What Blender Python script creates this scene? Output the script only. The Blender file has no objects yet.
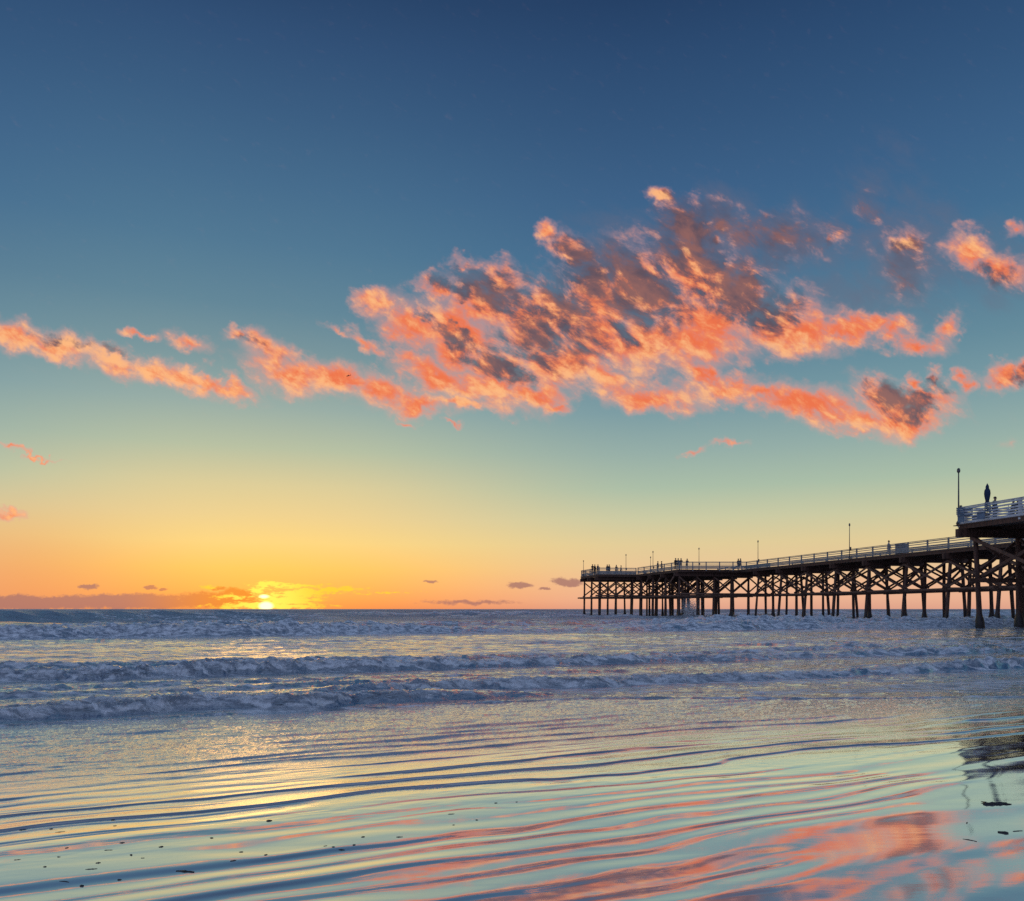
import bpy, bmesh, math, random
import numpy as np
from mathutils import Vector, Matrix
random.seed(7)
S = bpy.context.scene
COL = S.collection
F = 796.0            # focal length of the lens in pixels; sky features are given as directions with it
HOR = 609.0
CAMZ = 1.35
rad = math.radians

def lin(c):
    return tuple(((v/255.0+0.055)/1.055)**2.4 if v/255.0 > 0.04045 else v/255.0/12.92 for v in c)

# ------------------------------------------------------------------ tagging
def tag(o, label=None, cat=None, group=None, kind=None):
    if label: o['label'] = label
    if cat: o['category'] = cat
    if group: o['group'] = group
    if kind: o['kind'] = kind
    return o
def empty(name, loc=(0, 0, 0), rz=0.0):
    o = bpy.data.objects.new(name, None); COL.objects.link(o)
    o.location = loc; o.rotation_euler = (0, 0, rz); o.empty_display_size = 0.2
    return o
def copy_tree(o, parent=None):
    c = o.copy(); COL.objects.link(c); c.parent = parent
    for ch in list(o.children): copy_tree(ch, c)
    return c

class MB:
    """collects boxes, bars, tubes; build() links them as one mesh object"""
    def __init__(s): s.v = []; s.f = []
    def add(s, vs, fs):
        b = len(s.v); s.v += [tuple(p) for p in vs]; s.f += [tuple(b+i for i in f) for f in fs]
    def box(s, c, size, rz=0.0):
        x, y, z = size[0]/2, size[1]/2, size[2]/2
        ca, sa = math.cos(rz), math.sin(rz)
        vs = [(c[0]+ca*i*x-sa*j*y, c[1]+sa*i*x+ca*j*y, c[2]+k*z) for k in (-1, 1) for i, j in ((-1,-1),(1,-1),(1,1),(-1,1))]
        s.add(vs, [(3,2,1,0),(4,5,6,7),(0,1,5,4),(1,2,6,5),(2,3,7,6),(3,0,4,7)])
    def bar(s, a, b, w, h, up=(0,0,1)):
        a = Vector(a); b = Vector(b); d = (b-a).normalized(); up = Vector(up)
        r = d.cross(up)
        if r.length < 1e-4: r = d.cross(Vector((1,0,0)))
        r.normalize(); u = r.cross(d).normalized()
        vs = [p+r*(i*w/2)+u*(j*h/2) for p in (a, b) for i, j in ((-1,-1),(1,-1),(1,1),(-1,1))]
        s.add(vs, [(3,2,1,0),(4,5,6,7),(0,1,5,4),(1,2,6,5),(2,3,7,6),(3,0,4,7)])
    def tube(s, pts, rs, n=10, wob=0.0, seed=0):
        rnd = random.Random(seed); pts = [Vector(p) for p in pts]; vs = []
        for k, (p, r) in enumerate(zip(pts, rs)):
            d = (pts[min(k+1, len(pts)-1)]-pts[max(k-1, 0)]).normalized()
            a = d.cross(Vector((0.13, 1, 0.05)));
            if a.length < 1e-3: a = d.cross(Vector((1, 0, 0)))
            a.normalize(); b = d.cross(a)
            for i in range(n):
                t = 2*math.pi*i/n; rr = r*(1+wob*(rnd.random()-.5))
                vs.append(p+a*(math.cos(t)*rr)+b*(math.sin(t)*rr))
        fs = [(k*n+i, k*n+(i+1) % n, (k+1)*n+(i+1) % n, (k+1)*n+i) for k in range(len(pts)-1) for i in range(n)]
        fs += [tuple(range(n))[::-1], tuple((len(pts)-1)*n+i for i in range(n))]
        s.add(vs, fs)
    def poly(s, pts, z0, z1):
        n = len(pts)
        vs = [(x, y, z0) for x, y in pts]+[(x, y, z1) for x, y in pts]
        s.add(vs, [tuple(range(n))[::-1], tuple(range(n, 2*n))]+[(i, (i+1) % n, n+(i+1) % n, n+i) for i in range(n)])
    def build(s, name, mat, parent=None, smooth=False, bevel=0.0):
        me = bpy.data.meshes.new(name); me.from_pydata(s.v, [], s.f); me.update()
        bm = bmesh.new(); bm.from_mesh(me); bmesh.ops.recalc_face_normals(bm, faces=bm.faces); bm.to_mesh(me); bm.free()
        if smooth:
            for p in me.polygons: p.use_smooth = True
        o = bpy.data.objects.new(name, me); COL.objects.link(o)
        if mat: me.materials.append(mat)
        if parent: o.parent = parent
        if bevel:
            m = o.modifiers.new('bevel', 'BEVEL'); m.width = bevel; m.segments = 1; m.limit_method = 'ANGLE'
        return o

# ------------------------------------------------------------------ node helper
class NT:
    def __init__(s, nt): s.nt = nt; s.k = 0
    def n(s, typ, ins=None, out=0, **props):
        nd = s.nt.nodes.new(typ)
        for k, v in props.items(): setattr(nd, k, v)
        for k, v in (ins or {}).items():
            sock = nd.inputs[k]
            if isinstance(v, bpy.types.NodeSocket): s.nt.links.new(v, sock)
            else: sock.default_value = v
        return nd.outputs[out]
    def m(s, op, a, b=0.0, c=0.0, clamp=False):
        return s.n('ShaderNodeMath', {0: a, 1: b, 2: c}, operation=op, use_clamp=clamp)
    def vm(s, op, a, b=(0, 0, 0), out=0):
        return s.n('ShaderNodeVectorMath', {0: a, 1: b}, out=out, operation=op)
    def mix(s, f, a, b, blend='MIX'):
        nd = s.nt.nodes.new('ShaderNodeMix'); nd.data_type = 'RGBA'; nd.blend_type = blend
        for k, v in ((0, f), (6, a), (7, b)):
            if isinstance(v, bpy.types.NodeSocket): s.nt.links.new(v, nd.inputs[k])
            else: nd.inputs[k].default_value = v if k == 0 else (*v, 1.0)[:4]
        return nd.outputs[2]
    def ss(s, x, a, b, o0=0.0, o1=1.0):
        return s.n('ShaderNodeMapRange', {0: x, 1: a, 2: b, 3: o0, 4: o1}, interpolation_type='SMOOTHSTEP')
    def noise(s, vec, scale, detail=4.0, rough=0.5, dist=0.0, out=0):
        return s.n('ShaderNodeTexNoise', {'Vector': vec, 'Scale': scale, 'Detail': detail, 'Roughness': rough, 'Distortion': dist}, out=out)
    def ramp(s, f, stops, interp='LINEAR'):
        nd = s.nt.nodes.new('ShaderNodeValToRGB'); cr = nd.color_ramp; cr.interpolation = interp
        while len(cr.elements) > 1: cr.elements.remove(cr.elements[-1])
        cr.elements[0].position = stops[0][0]; cr.elements[0].color = (*lin(stops[0][1]), 1)
        for p, c in stops[1:]:
            e = cr.elements.new(p); e.color = (*lin(c), 1)
        s.nt.links.new(f, nd.inputs[0])
        return nd.outputs[0]

def material(name):
    m = bpy.data.materials.new(name); m.use_nodes = True; m.node_tree.nodes.clear()
    t = NT(m.node_tree); out = m.node_tree.nodes.new('ShaderNodeOutputMaterial')
    return m, t, out
def simple(name, col, rough=0.7, var=0.25, scale=3.0, metal=0.0, bump=0.2, stretch=(1, 1, 1)):
    m, t, out = material(name)
    co = t.n('ShaderNodeTexCoord', out=3)
    co = t.n('ShaderNodeMapping', {'Vector': co, 'Scale': stretch})
    nz = t.noise(co, scale, 6, 0.6)
    c = t.mix(t.ss(nz, .3, .7), tuple(v*(1-var) for v in col), tuple(min(1, v*(1+var)) for v in col))
    b = t.n('ShaderNodeBump', {'Strength': bump, 'Distance': 0.02, 'Height': nz})
    p = t.n('ShaderNodeBsdfPrincipled', {'Base Color': c, 'Roughness': rough, 'Metallic': metal, 'Normal': b})
    t.nt.links.new(p, out.inputs[0])
    return m

# ------------------------------------------------------------------ world: sunset sky with clouds
SUNPX, SUNEL = 265.0, 0.35
sun_az = math.atan((SUNPX-512)/F)
sun_dir = Vector((math.sin(sun_az)*math.cos(rad(SUNEL)), math.cos(sun_az)*math.cos(rad(SUNEL)), math.sin(rad(SUNEL))))
W = bpy.data.worlds.new("World"); S.world = W; W.use_nodes = True
W.node_tree.nodes.clear()
t = NT(W.node_tree)
wout = W.node_tree.nodes.new('ShaderNodeOutputWorld')
d = t.vm('NORMALIZE', t.n('ShaderNodeTexCoord', out=0))
sep = W.node_tree.nodes.new('ShaderNodeSeparateXYZ'); W.node_tree.links.new(d, sep.inputs[0])
X, Y, Z = sep.outputs
el = t.m('MULTIPLY', t.m('ARCSINE', Z), 57.29578)
def py2el(py): return math.degrees(math.atan((HOR-py)/F))
def stops(lst, top): return [(max(0.0, min(1.0, py2el(p)/45.0)), c) for p, c in lst]+[(1.0, top)]
elf = t.m('DIVIDE', el, 45.0, clamp=True)
near = t.ramp(elf, stops([(609,(234,134,80)),(600,(244,154,84)),(588,(248,174,92)),(570,(249,194,104)),(545,(240,208,134)),(520,(226,204,148)),
      (490,(208,200,156)),(455,(172,188,164)),(415,(142,169,166)),(370,(115,148,156)),(320,(90,131,151)),(260,(74,117,146)),
      (200,(64,105,139)),(130,(54,91,128)),(60,(45,78,117)),(5,(37,67,105))], (30,54,96)))
far = t.ramp(elf, stops([(609,(222,162,138)),(600,(232,176,146)),(585,(234,185,149)),(565,(229,197,151)),(545,(222,202,152)),(520,(200,200,162)),
      (490,(168,188,166)),(455,(146,172,166)),(415,(120,154,162)),(370,(98,137,154)),(320,(82,121,147)),(260,(64,106,142)),
      (200,(57,95,134)),(130,(48,83,122)),(60,(40,72,111)),(5,(33,62,100))], (28,50,92)))
az = t.m('DIVIDE', X, t.m('MAXIMUM', Y, 0.05))       # tangent of the azimuth, 0 straight out to sea
fz = t.ss(t.m('ABSOLUTE', t.m('SUBTRACT', az, (SUNPX-512)/F)), 0.08, 0.50)
sky = t.mix(fz, near, far)
# left of the sun the low sky is deeper orange
lo = t.m('MULTIPLY', t.ss(az, -0.36, -0.64), t.ss(el, 9.0, 1.0))
sky = t.mix(t.m('MULTIPLY', lo, 0.55), sky, lin((232,140,72)))
# warm glow round the sun
sd = t.vm('DOT_PRODUCT', d, tuple(sun_dir), out=1)
ang = t.m('MULTIPLY', t.m('ARCCOSINE', t.m('MINIMUM', sd, 1.0)), 57.29578)
glow = t.m('POWER', 2.71828, t.m('MULTIPLY', t.m('POWER', ang, 1.0), -1/5.5))
sky = t.mix(t.m('MULTIPLY', glow, 0.32, clamp=True), sky, lin((255,212,58)))
# a real atmosphere contributes a small physically based share
nish = t.n('ShaderNodeTexSky', sky_type='NISHITA', sun_disc=False, sun_elevation=rad(1.5), sun_rotation=sun_az, altitude=0.0)
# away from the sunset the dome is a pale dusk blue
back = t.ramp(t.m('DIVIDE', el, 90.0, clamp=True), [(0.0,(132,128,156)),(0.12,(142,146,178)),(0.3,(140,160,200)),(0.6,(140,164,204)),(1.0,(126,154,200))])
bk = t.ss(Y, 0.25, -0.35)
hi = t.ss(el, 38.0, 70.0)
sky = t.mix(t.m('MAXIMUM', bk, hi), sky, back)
# ---- clouds: direction coordinates (tangent plane over the sea horizon)
qz = t.m('DIVIDE', Z, t.m('MAXIMUM', Y, 0.05))
P = t.n('ShaderNodeCombineXYZ', {0: az, 1: qz, 2: 0.0})
w1 = t.vm('SCALE', t.vm('SUBTRACT', t.noise(P, 9.0, 5, 0.62, out=1), (.5, .5, .5))); w1.node.inputs[3].default_value = 0.075
w2 = t.vm('SCALE', t.vm('SUBTRACT', t.noise(P, 42.0, 3, 0.6, out=1), (.5, .5, .5))); w2.node.inputs[3].default_value = 0.028
PW = t.vm('MULTIPLY', t.vm('ADD', t.vm('ADD', P, w1), w2), (1, 1, 0))
def blobs(lst, PV, grow=1.0):
    """soft ellipses: (direction x, y, radii, tilt, weight), each a spherical gradient with its own mapping"""
    acc = None
    for b in lst:
        cx, cy, rx, ry, a = b[:5]; w = b[5] if len(b) > 5 else 1.0
        v = t.n('ShaderNodeTexGradient', {'Vector': PV}, out=1, gradient_type='SPHERICAL')
        tm = v.node.texture_mapping; tm.vector_type = 'TEXTURE'
        tm.translation = ((cx-512)/F, (HOR-cy)/F, 0); tm.rotation = (0, 0, -rad(a)); tm.scale = (rx*grow/F, ry*grow/F, 1)
        if w != 1.0: v = t.m('MULTIPLY', v, w)
        acc = v if acc is None else t.m('MAXIMUM', acc, v)
    return acc
BODY = [(10,332,56,16,10),(150,368,60,12,16),(205,381,50,9,14),(62,342,48,16,12),(120,360,48,15,18),(175,376,46,13,15),(228,384,32,8,10),(145,330,18,5,12,.8),(188,343,28,9,28,.8),
 (240,345,22,8,18,.8),(268,352,30,15,12),(290,370,48,19,12),(335,376,50,20,14),(380,388,48,18,15),(425,399,40,14,12),(455,405,26,8,5),
 (340,322,18,4,22,.7),(366,336,24,8,42,.7),(385,302,26,16,25),(412,322,44,22,35),(455,346,52,26,33),(500,368,54,28,28),(440,375,54,18,28),
 (482,392,60,20,12),(528,396,36,14,0),(438,286,20,16,30),(480,302,54,24,20),(530,324,54,34,25),(470,267,24,6,22,.7),(502,284,32,18,15,.8),
 (552,404,22,8,0,.9),(560,362,54,32,-15),(546,231,15,10,20),(572,256,32,20,45,.9),(592,292,46,34,45),(622,250,24,20,20,.6),(642,284,54,42,35),
 (662,196,16,9,15),(690,226,32,26,45),(712,232,9,9,0,.8),(694,272,52,38,45),(735,292,42,38,40),(642,340,64,34,0),(695,345,62,30,0),
 (610,375,44,20,15),(655,392,60,16,5),(722,392,40,15,-5),(706,376,14,24,0),(772,322,52,32,8),(805,332,54,24,0),(855,330,50,16,-3),(893,332,24,12,0,.9),
 (922,346,32,11,18,.9),(946,334,13,20,35,.8),(762,396,46,12,5),(805,406,64,18,8),(860,420,66,15,2),(900,412,54,20,-8),(880,396,34,20,20),(922,398,38,14,-5),
 (915,382,11,8,0,.9),(941,382,9,9,0,.9),(968,381,9,10,0,.9),(1000,375,20,13,0),(1022,372,16,14,0),(905,246,20,12,0,.9),(905,264,30,40,0,.5),
 (970,256,26,20,30),(992,272,30,18,5,.95),(1018,230,13,9,0,.8),(780,238,60,26,0,.6),(837,244,9,7,0,.7),(722,214,20,16,0,.55),(745,232,20,22,0,.55),
 (868,208,14,20,0,.34),(697,445,15,4,0,.6),(727,443,15,3.5,0,.7),(408,417,12,4,10,.7),(450,425,7,3,15,.7),(1010,438,9,7,0,.4),
 (16,448,22,2.6,6,.95),(42,453,26,1.8,5,.8),(6,510,18,6,10,.9),(355,380,40,12,12),(600,330,50,34,0),(700,320,60,34,15),(560,320,50,26,30),(460,322,50,22,30)]
D = blobs(BODY, PW, 1.5)
GR = [(486,290,54,17,20,1),(455,332,42,9,35,.8),(540,336,52,30,25,.6),(500,362,42,20,25,.75),(582,270,38,26,45,1.1),(618,256,30,24,0,1.2),(640,292,52,42,35,.85),
 (690,236,46,38,45,1.2),(728,282,42,32,40,1.0),(762,302,44,26,15,.9),(905,268,36,36,0,1.0),(995,284,28,14,0,.6),(885,392,26,14,15,.9),(908,402,34,12,0,.7),
 (780,238,80,34,0,1.1),(722,214,30,24,0,1.1),(745,232,34,34,0,1.1),(868,208,24,30,0,1.1),(250,350,40,6,12,.3),(560,310,60,30,30,.7),(1022,376,22,10,0,.5),(940,386,20,8,0,.5),
 (85,340,60,6,12,.4)]
G = blobs(GR, PW, 1.35)
HL = [(110,352,120,12,16,.75),(482,402,70,14,8,1),(590,378,50,16,5,1),(330,390,70,12,14,.8),(60,350,80,10,12,.6),(385,300,26,14,25,.9),(546,231,16,11,20,.9),(662,196,16,9,15,.9),(650,360,60,20,0,.8),
 (800,345,70,12,0,.9),(180,385,60,8,14,.7),(860,425,70,8,0,.8),(700,395,70,10,0,.8),(973,248,24,14,30,.8),(905,246,20,10,0,.8),(430,300,20,14,30,.7)]
Hh = blobs(HL, PW, 1.3)
PR = t.n('ShaderNodeMapping', {'Vector': P, 'Rotation': (0, 0, rad(-30)), 'Scale': (1.5, 0.82, 1)}, vector_type='TEXTURE')
na = t.noise(PR, 26.0, 6, 0.62, 0.35)
nb = t.noise(t.vm('ADD', PR, (-0.004, -0.010, 0)), 26.0, 6, 0.62, 0.35)
nc = t.noise(PR, 70.0, 5, 0.6, 0.3)
dens = t.m('ADD', D, t.m('MULTIPLY', t.m('SUBTRACT', na, 0.5), 1.15))
dens = t.m('ADD', dens, t.m('MULTIPLY', t.m('SUBTRACT', nc, 0.5), 0.75))
present = t.ss(D, 0.0, 0.15)
cov = t.m('MULTIPLY', t.ss(dens, 0.10, 0.78), present)
cov = t.m('MAXIMUM', cov, t.m('MULTIPLY', t.ss(t.m('ADD', D, t.m('MULTIPLY', t.m('SUBTRACT', nc, .5), .5)), 0.03, 0.75), 0.62))
relief = t.m('MULTIPLY', t.m('SUBTRACT', na, nb), 3.2)
gsh = t.m('ADD', t.m('MULTIPLY', G, 1.75), t.m('ADD', t.m('MULTIPLY', t.m('SUBTRACT', 0.5, nc), 1.5), t.m('MULTIPLY', relief, -1.5)))
gsh = t.m('MULTIPLY', t.ss(gsh, -0.05, 1.15), t.ss(G, 0.0, 0.25))
oc = t.mix(t.ss(t.m('ADD', Hh, t.m('ADD', relief, t.m('MULTIPLY', t.m('SUBTRACT', nc, .5), 2.2))), t.m('MULTIPLY_ADD', t.ss(az, -0.05, -0.5), -0.45, -0.2), t.m('MULTIPLY_ADD', t.ss(az, -0.05, -0.5), -0.35, 1.1)), lin((240,112,64)), lin((255,184,124)))
edge = t.ss(dens, 0.2, 0.95)
oc = t.mix(edge, lin((222,160,150)), oc)
grc = t.mix(t.ss(na, .35, .65), lin((92,76,88)), lin((146,98,92)))
cc = t.mix(gsh, oc, grc)
SM = [(905,255,70,75,0,1),(800,240,90,45,0,.9),(728,228,50,50,0,1),(990,268,60,50,0,.8),(630,262,90,55,20,1),(870,200,40,60,0,.6),(480,290,60,30,20,.8),(900,150,40,50,0,.35),(850,300,90,40,0,.7)]
Sm = blobs(SM, PW, 1.3)
smk = t.m('MULTIPLY', t.ss(t.m('ADD', Sm, t.m('MULTIPLY', t.m('SUBTRACT', na, .5), 1.1)), 0.1, 0.95), t.ss(Sm, 0.0, 0.3))
sky = t.mix(t.m('MULTIPLY', smk, 0.55), sky, lin((106, 104, 124)))
sky = t.mix(t.m('MULTIPLY', cov, 0.95), sky, cc)
# ---- low cloud bank on the horizon
lw = t.vm('MULTIPLY', t.vm('ADD', P, t.n('ShaderNodeVectorMath', {0: t.vm('SUBTRACT', t.noise(P, 60.0, 4, 0.6, out=1), (.5,.5,.5)), 3: 0.012}, operation='SCALE')), (1, 1, 0))
LOW = [(40,603,90,8.5,0,1.2),(130,602,80,9,0,1.2),(215,600,50,9.5,0,1.2),(236,595,18,8,0,1.2),(88,587,11,3,0,1),(150,588,8,2.6,0,1),(163,589,6,2,0,1),(520,585,15,3.6,0,1),
 (568,582,19,5,0,1),(430,582,9,2,0,.8),(218,588,12,2.2,0,.9),(470,602,60,3,0,.6),(545,589,7,1.6,0,.8)]
Lb = blobs(LOW, lw, 1.12)
lc = t.mix(t.ss(t.m('ABSOLUTE', t.m('SUBTRACT', az, (SUNPX-512)/F)), 0.03, 0.2), lin((222,130,48)), lin((158,112,108)))
ln0 = t.noise(t.vm('MULTIPLY', P, (1, 2.4, 1)), 150.0, 5, 0.7)
sky = t.mix(t.m('MULTIPLY', t.m('MULTIPLY', t.ss(t.m('ADD', Lb, t.m('MULTIPLY', t.m('SUBTRACT', ln0, .5), 0.9)), 0.05, 0.5), t.ss(Lb, 0, .15)), 0.85), sky, lc)
# ---- broken cloud lit through by the sun, and the sun itself half down
LIT = [(268,584,22,3.5,0,1),(296,586,34,3.5,0,1),(298,594,38,5,-3,1.2),(330,591,40,4,-4,1),(290,600,40,6,0,1.2),(258,590,12,5,0,1),(232,597,22,3,0,.9),(208,587,13,2.6,0,.9),(270,606,70,4,0,1.2),(385,593,40,1.6,0,.7)]
Lt = blobs(LIT, lw, 1.2)
ln = t.noise(t.vm('MULTIPLY', P, (1, 3.5, 1)), 85.0, 5, 0.7)
lt = t.ss(t.m('ADD', Lt, t.m('MULTIPLY', t.m('SUBTRACT', ln, .5), 2.6)), 0.15, 0.75)
lt = t.m('MULTIPLY', lt, t.ss(Lt, 0.0, 0.15))
core = t.ss(ang, 4.5, 0.3)
sky = t.mix(t.m('MULTIPLY', lt, 0.92), sky, t.mix(core, lin((255,204,60)), (1.05, 0.92, 0.12)))
disc = t.m('MULTIPLY', t.ss(t.vm('LENGTH', t.n('ShaderNodeMapping', {'Vector': P, 'Location': ((266-512)/F, (HOR-606)/F, 0), 'Scale': (7.5/F, 4.5/F, 1)}, vector_type='TEXTURE'), out=1), 1.25, 0.55), t.ss(Y, 0, .1))
disc2 = t.m('MULTIPLY', t.ss(t.vm('LENGTH', t.n('ShaderNodeMapping', {'Vector': P, 'Location': ((264-512)/F, (HOR-596.5)/F, 0), 'Scale': (5/F, 2/F, 1)}, vector_type='TEXTURE'), out=1), 1.4, 0.3), t.ss(Y, 0, .1))
sky = t.mix(t.m('MAXIMUM', disc, disc2), sky, (2.4, 1.9, 0.8))
# below the horizon (never seen past the sea)
sky = t.mix(t.ss(el, -0.2, -2.5), sky, lin((70,84,110)))
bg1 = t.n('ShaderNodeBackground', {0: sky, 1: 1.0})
bg2 = t.n('ShaderNodeBackground', {0: nish, 1: 0.006})
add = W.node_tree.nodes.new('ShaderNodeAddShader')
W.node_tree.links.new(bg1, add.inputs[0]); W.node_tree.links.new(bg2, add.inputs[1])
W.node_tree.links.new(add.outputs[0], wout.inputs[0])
W.cycles.sampling_method = 'MANUAL'; W.cycles.sample_map_resolution = 512

# ------------------------------------------------------------------ sun lamp (low, half veiled by the cloud bank)
L = bpy.data.lights.new('sun', 'SUN'); L.energy = 0.03; L.color = (1.0, 0.5, 0.2); L.angle = rad(10)
lo_ = bpy.data.objects.new('sun', L); COL.objects.link(lo_)
ld = Vector((math.sin(sun_az)*math.cos(rad(1.5)), math.cos(sun_az)*math.cos(rad(1.5)), math.sin(rad(1.5))))
lo_.rotation_euler = (-ld).to_track_quat('-Z', 'Y').to_euler()
lo_.location = (-60, 180, 40)

# ------------------------------------------------------------------ camera
cam = bpy.data.cameras.new('camera'); cam.sensor_width = 36; cam.lens = F/1024*36; cam.shift_y = (HOR-450.5)/1024
cam.clip_end = 60000; cam.clip_start = 0.1
co = bpy.data.objects.new('camera', cam); COL.objects.link(co); co.location = (0, 0, CAMZ); co.rotation_euler = (math.pi/2, 0, 0)
S.camera = co
S.view_settings.view_transform = 'Standard'; S.view_settings.look = 'None'; S.view_settings.exposure = 0; S.view_settings.gamma = 1
S.view_settings.use_curve_mapping = False

# ------------------------------------------------------------------ numpy noise
def _h(ix, iy, s):
    h = (ix.astype(np.int64)*374761393 + iy.astype(np.int64)*668265263 + s*974634777) & 0xffffffff
    h = ((h ^ (h >> 13))*1274126177) & 0xffffffff
    return ((h ^ (h >> 16)) & 0xffff).astype(np.float32)/65535.0
def vn(x, y, s=0):
    ix = np.floor(x); iy = np.floor(y); fx = (x-ix).astype(np.float32); fy = (y-iy).astype(np.float32)
    ix = ix.astype(np.int64); iy = iy.astype(np.int64)
    u = fx*fx*fx*(fx*(fx*6-15)+10); v = fy*fy*fy*(fy*(fy*6-15)+10)
    a = _h(ix, iy, s); b = _h(ix+1, iy, s); c = _h(ix, iy+1, s); d_ = _h(ix+1, iy+1, s)
    return (a+(b-a)*u)*(1-v)+(c+(d_-c)*u)*v-0.5
def fbm(x, y, o=4, s=0, g=0.5):
    r = np.zeros(x.shape, np.float32); a = 1.0
    for k in range(o):
        ca, sa = math.cos(0.6*k), math.sin(0.6*k)
        r += a*vn((x*ca-y*sa)*2**k+17.3*k, (x*sa+y*ca)*2**k-9.1*k, s+k); a *= g
    return r
def sst(x, a, b):
    q = np.clip((x-a)/(b-a), 0, 1); return q*q*(3-2*q)

# ------------------------------------------------------------------ the sea and the wet sand as one continuous surface
th = rad(22.0); CT, ST = math.cos(th), math.sin(th)
rows = []
dy = 620.0
while dy > 60: rows.append(1075.0/dy); dy -= (0.55 if dy > 190 else 0.34) if dy < 330 else 3.0
while dy > 8: rows.append(1075.0/dy); dy -= 0.30
while dy > 0.9: rows.append(1075.0/dy); dy -= 0.15
yy = rows[-1]
while yy < 30000: yy *= 1.12; rows.append(yy)
rows = np.array(rows)
NC = 1300
tt = np.linspace(-1, 1, NC); tt = np.sign(tt)*(np.abs(tt)*0.9+0.35*np.abs(tt)**3)
YY = np.repeat(rows[:, None], NC, 1); XX = tt[None, :]*(YY+1.6)
s_ = XX*CT+YY*ST; n_ = -XX*ST+YY*CT
NR = len(rows)
wig = 0.5*fbm(s_*0.10, n_*0.03, 3, 11)
wig2 = 0.30*fbm(s_*0.45, n_*0.06, 3, 21)
def edge_n(s):            # where the sliding foam edge meets the mirror-wet sand
    return 10.62+0.15*np.sin(s*0.35+1.0)-np.clip(s-5.5, 0, 6.0)*0.40
NE = edge_n(s_)+wig2*0.6
wet = n_ < NE
h = np.zeros_like(XX, np.float32); foam = np.zeros_like(h); chop = np.zeros_like(h)
# rippled film on the sand
th2 = rad(25.0)
wn = -XX*math.sin(th2)+YY*math.cos(th2); ws = XX*math.cos(th2)+YY*math.sin(th2)
ph = wn+0.16*fbm(ws*0.55, wn*1.3, 3, 31)*1.6+0.10*fbm(ws*0.22, wn*0.5, 2, 35)
def soft(p, fr):
    q = (p % 1.0); return np.where(q < fr, 0.5-0.5*np.cos(q/fr*np.pi), 0.5+0.5*np.cos((q-fr)/(1-fr)*np.pi))-0.5
def ridge(p, fr):          # steep towards the viewer, gentle behind
    q = (p % 1.0); return np.where(q < fr, np.sin(q/fr*np.pi/2)**2, 1-(0.75*(q-fr)/(1-fr)+0.25*np.sin((q-fr)/(1-fr)*np.pi/2)**2))-0.5
e1 = 0.25+0.75*sst(fbm(ws*0.35, wn*0.8, 2, 41), -0.30, 0.25)
e2 = sst(fbm(ws*0.32+5, wn*1.3, 2, 47), -0.28, 0.15)
nearf = sst(wn, 5.2, 6.8)
quiet = 1-0.5*sst(XX, 0.6, 2.4)*(1-sst(wn, 3.4, 4.4))
rip = 0.0078*e1*quiet*soft(ph/0.50, 0.38)*(1-0.75*sst(wn, 4.4, 5.6))
rip += 0.0040*sst(fbm(ws*0.5+9, wn*1.0, 2, 57), -.25, .2)*soft(ph/0.24+0.3*fbm(ws*0.6, wn*0.6, 2, 58), 0.34)
mid = sst(wn, 4.3, 5.4)*(1-0.6*sst(wn, 8.0, 9.6))
rip += 0.0135*mid*e2*ridge(ph/0.40+0.06+0.25*fbm(ws*0.4, wn*0.3, 2, 51), 0.10+0.16*sst(wn, 6.5, 9.0))
rip += 0.0058*mid*(1-0.7*sst(wn, 7, 9))*sst(fbm(ws*0.5, wn*1.5, 2, 53), -.1, .2)*ridge(ph/0.27+0.3*fbm(ws*0.7, wn*0.6, 2, 54), 0.2)
rip += 0.0022*fbm(ws*1.1, wn*5.0, 3, 55)*sst(wn, 3.6, 6.0)
rip += 0.0010*fbm(ws*9, wn*22.0, 2, 63)*sst(wn, 4.2, 5.2)
rip += 0.0075*fbm(ws*3.5, wn*15.0, 4, 61, .6)*sst(wn, 5.2, 8.2)
rip += 0.012*fbm(ws*0.8, wn*5.0, 3, 67, .6)*sst(wn, 6.0, 8.5)*(0.5+0.9*e2)
h += rip*np.where(wet, 1.0, np.clip(1-(n_-NE)/0.8, 0, 1))
bs = np.clip(10.4-n_, -1.0, None)               # the beach rises gently from the water towards the land
h += 0.021*np.where(bs > 1, bs-0.25, np.where(bs < -1, 0, (bs+1)**2*0.1875))
far_fade = 1.0
seaw = np.clip((n_-NE), 0, None)
def bore(n0, H, wf, back, seed, lump=0.35, gate=None, foamback=1.5, lam=1.6, ff=1.0):
    """broken wave whose front faces the beach at n0"""
    global h, foam, chop
    c = n0+wig+0.35*wig2
    c = c+lam*0.30*fbm(s_/lam, n_*0.1, 3, seed)
    x = n_-c
    g = np.ones_like(h) if gate is None else gate
    g = g*(0.72+0.9*fbm(s_/(lam*5), n_*0.02, 2, seed+3))
    lumps = fbm(s_/(lam*0.22), n_/(lam*0.17), 5, seed+5, 0.68)
    prof = sst(x, 0, wf)*np.exp(-np.clip(x-wf, 0, None)/back)
    zone = sst(x, -0.02, wf*0.6)*np.exp(-np.clip(x-wf, 0, None)/(wf*2.2+0.3))
    h = h+g*H*prof+H*lump*lumps*zone*g
    foam = np.maximum(foam, ff*np.clip(g*1.5, 0, 1)*np.clip(sst(x, 0.10*wf, 0.75*wf)*np.exp(-np.clip(x-wf, 0, None)/foamback)*1.15, 0, 1))
    chop = np.maximum(chop, zone)
def swell(n0, H, wd, seed, gate, lam=20):
    global h
    c = n0+0.8*fbm(s_/lam, n_*0.02, 3, seed)*lam*0.25
    x = n_-c
    h = h+H*gate*np.exp(-(np.where(x < 0, x/(wd*0.55), x/(wd*1.3)))**2)
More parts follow.
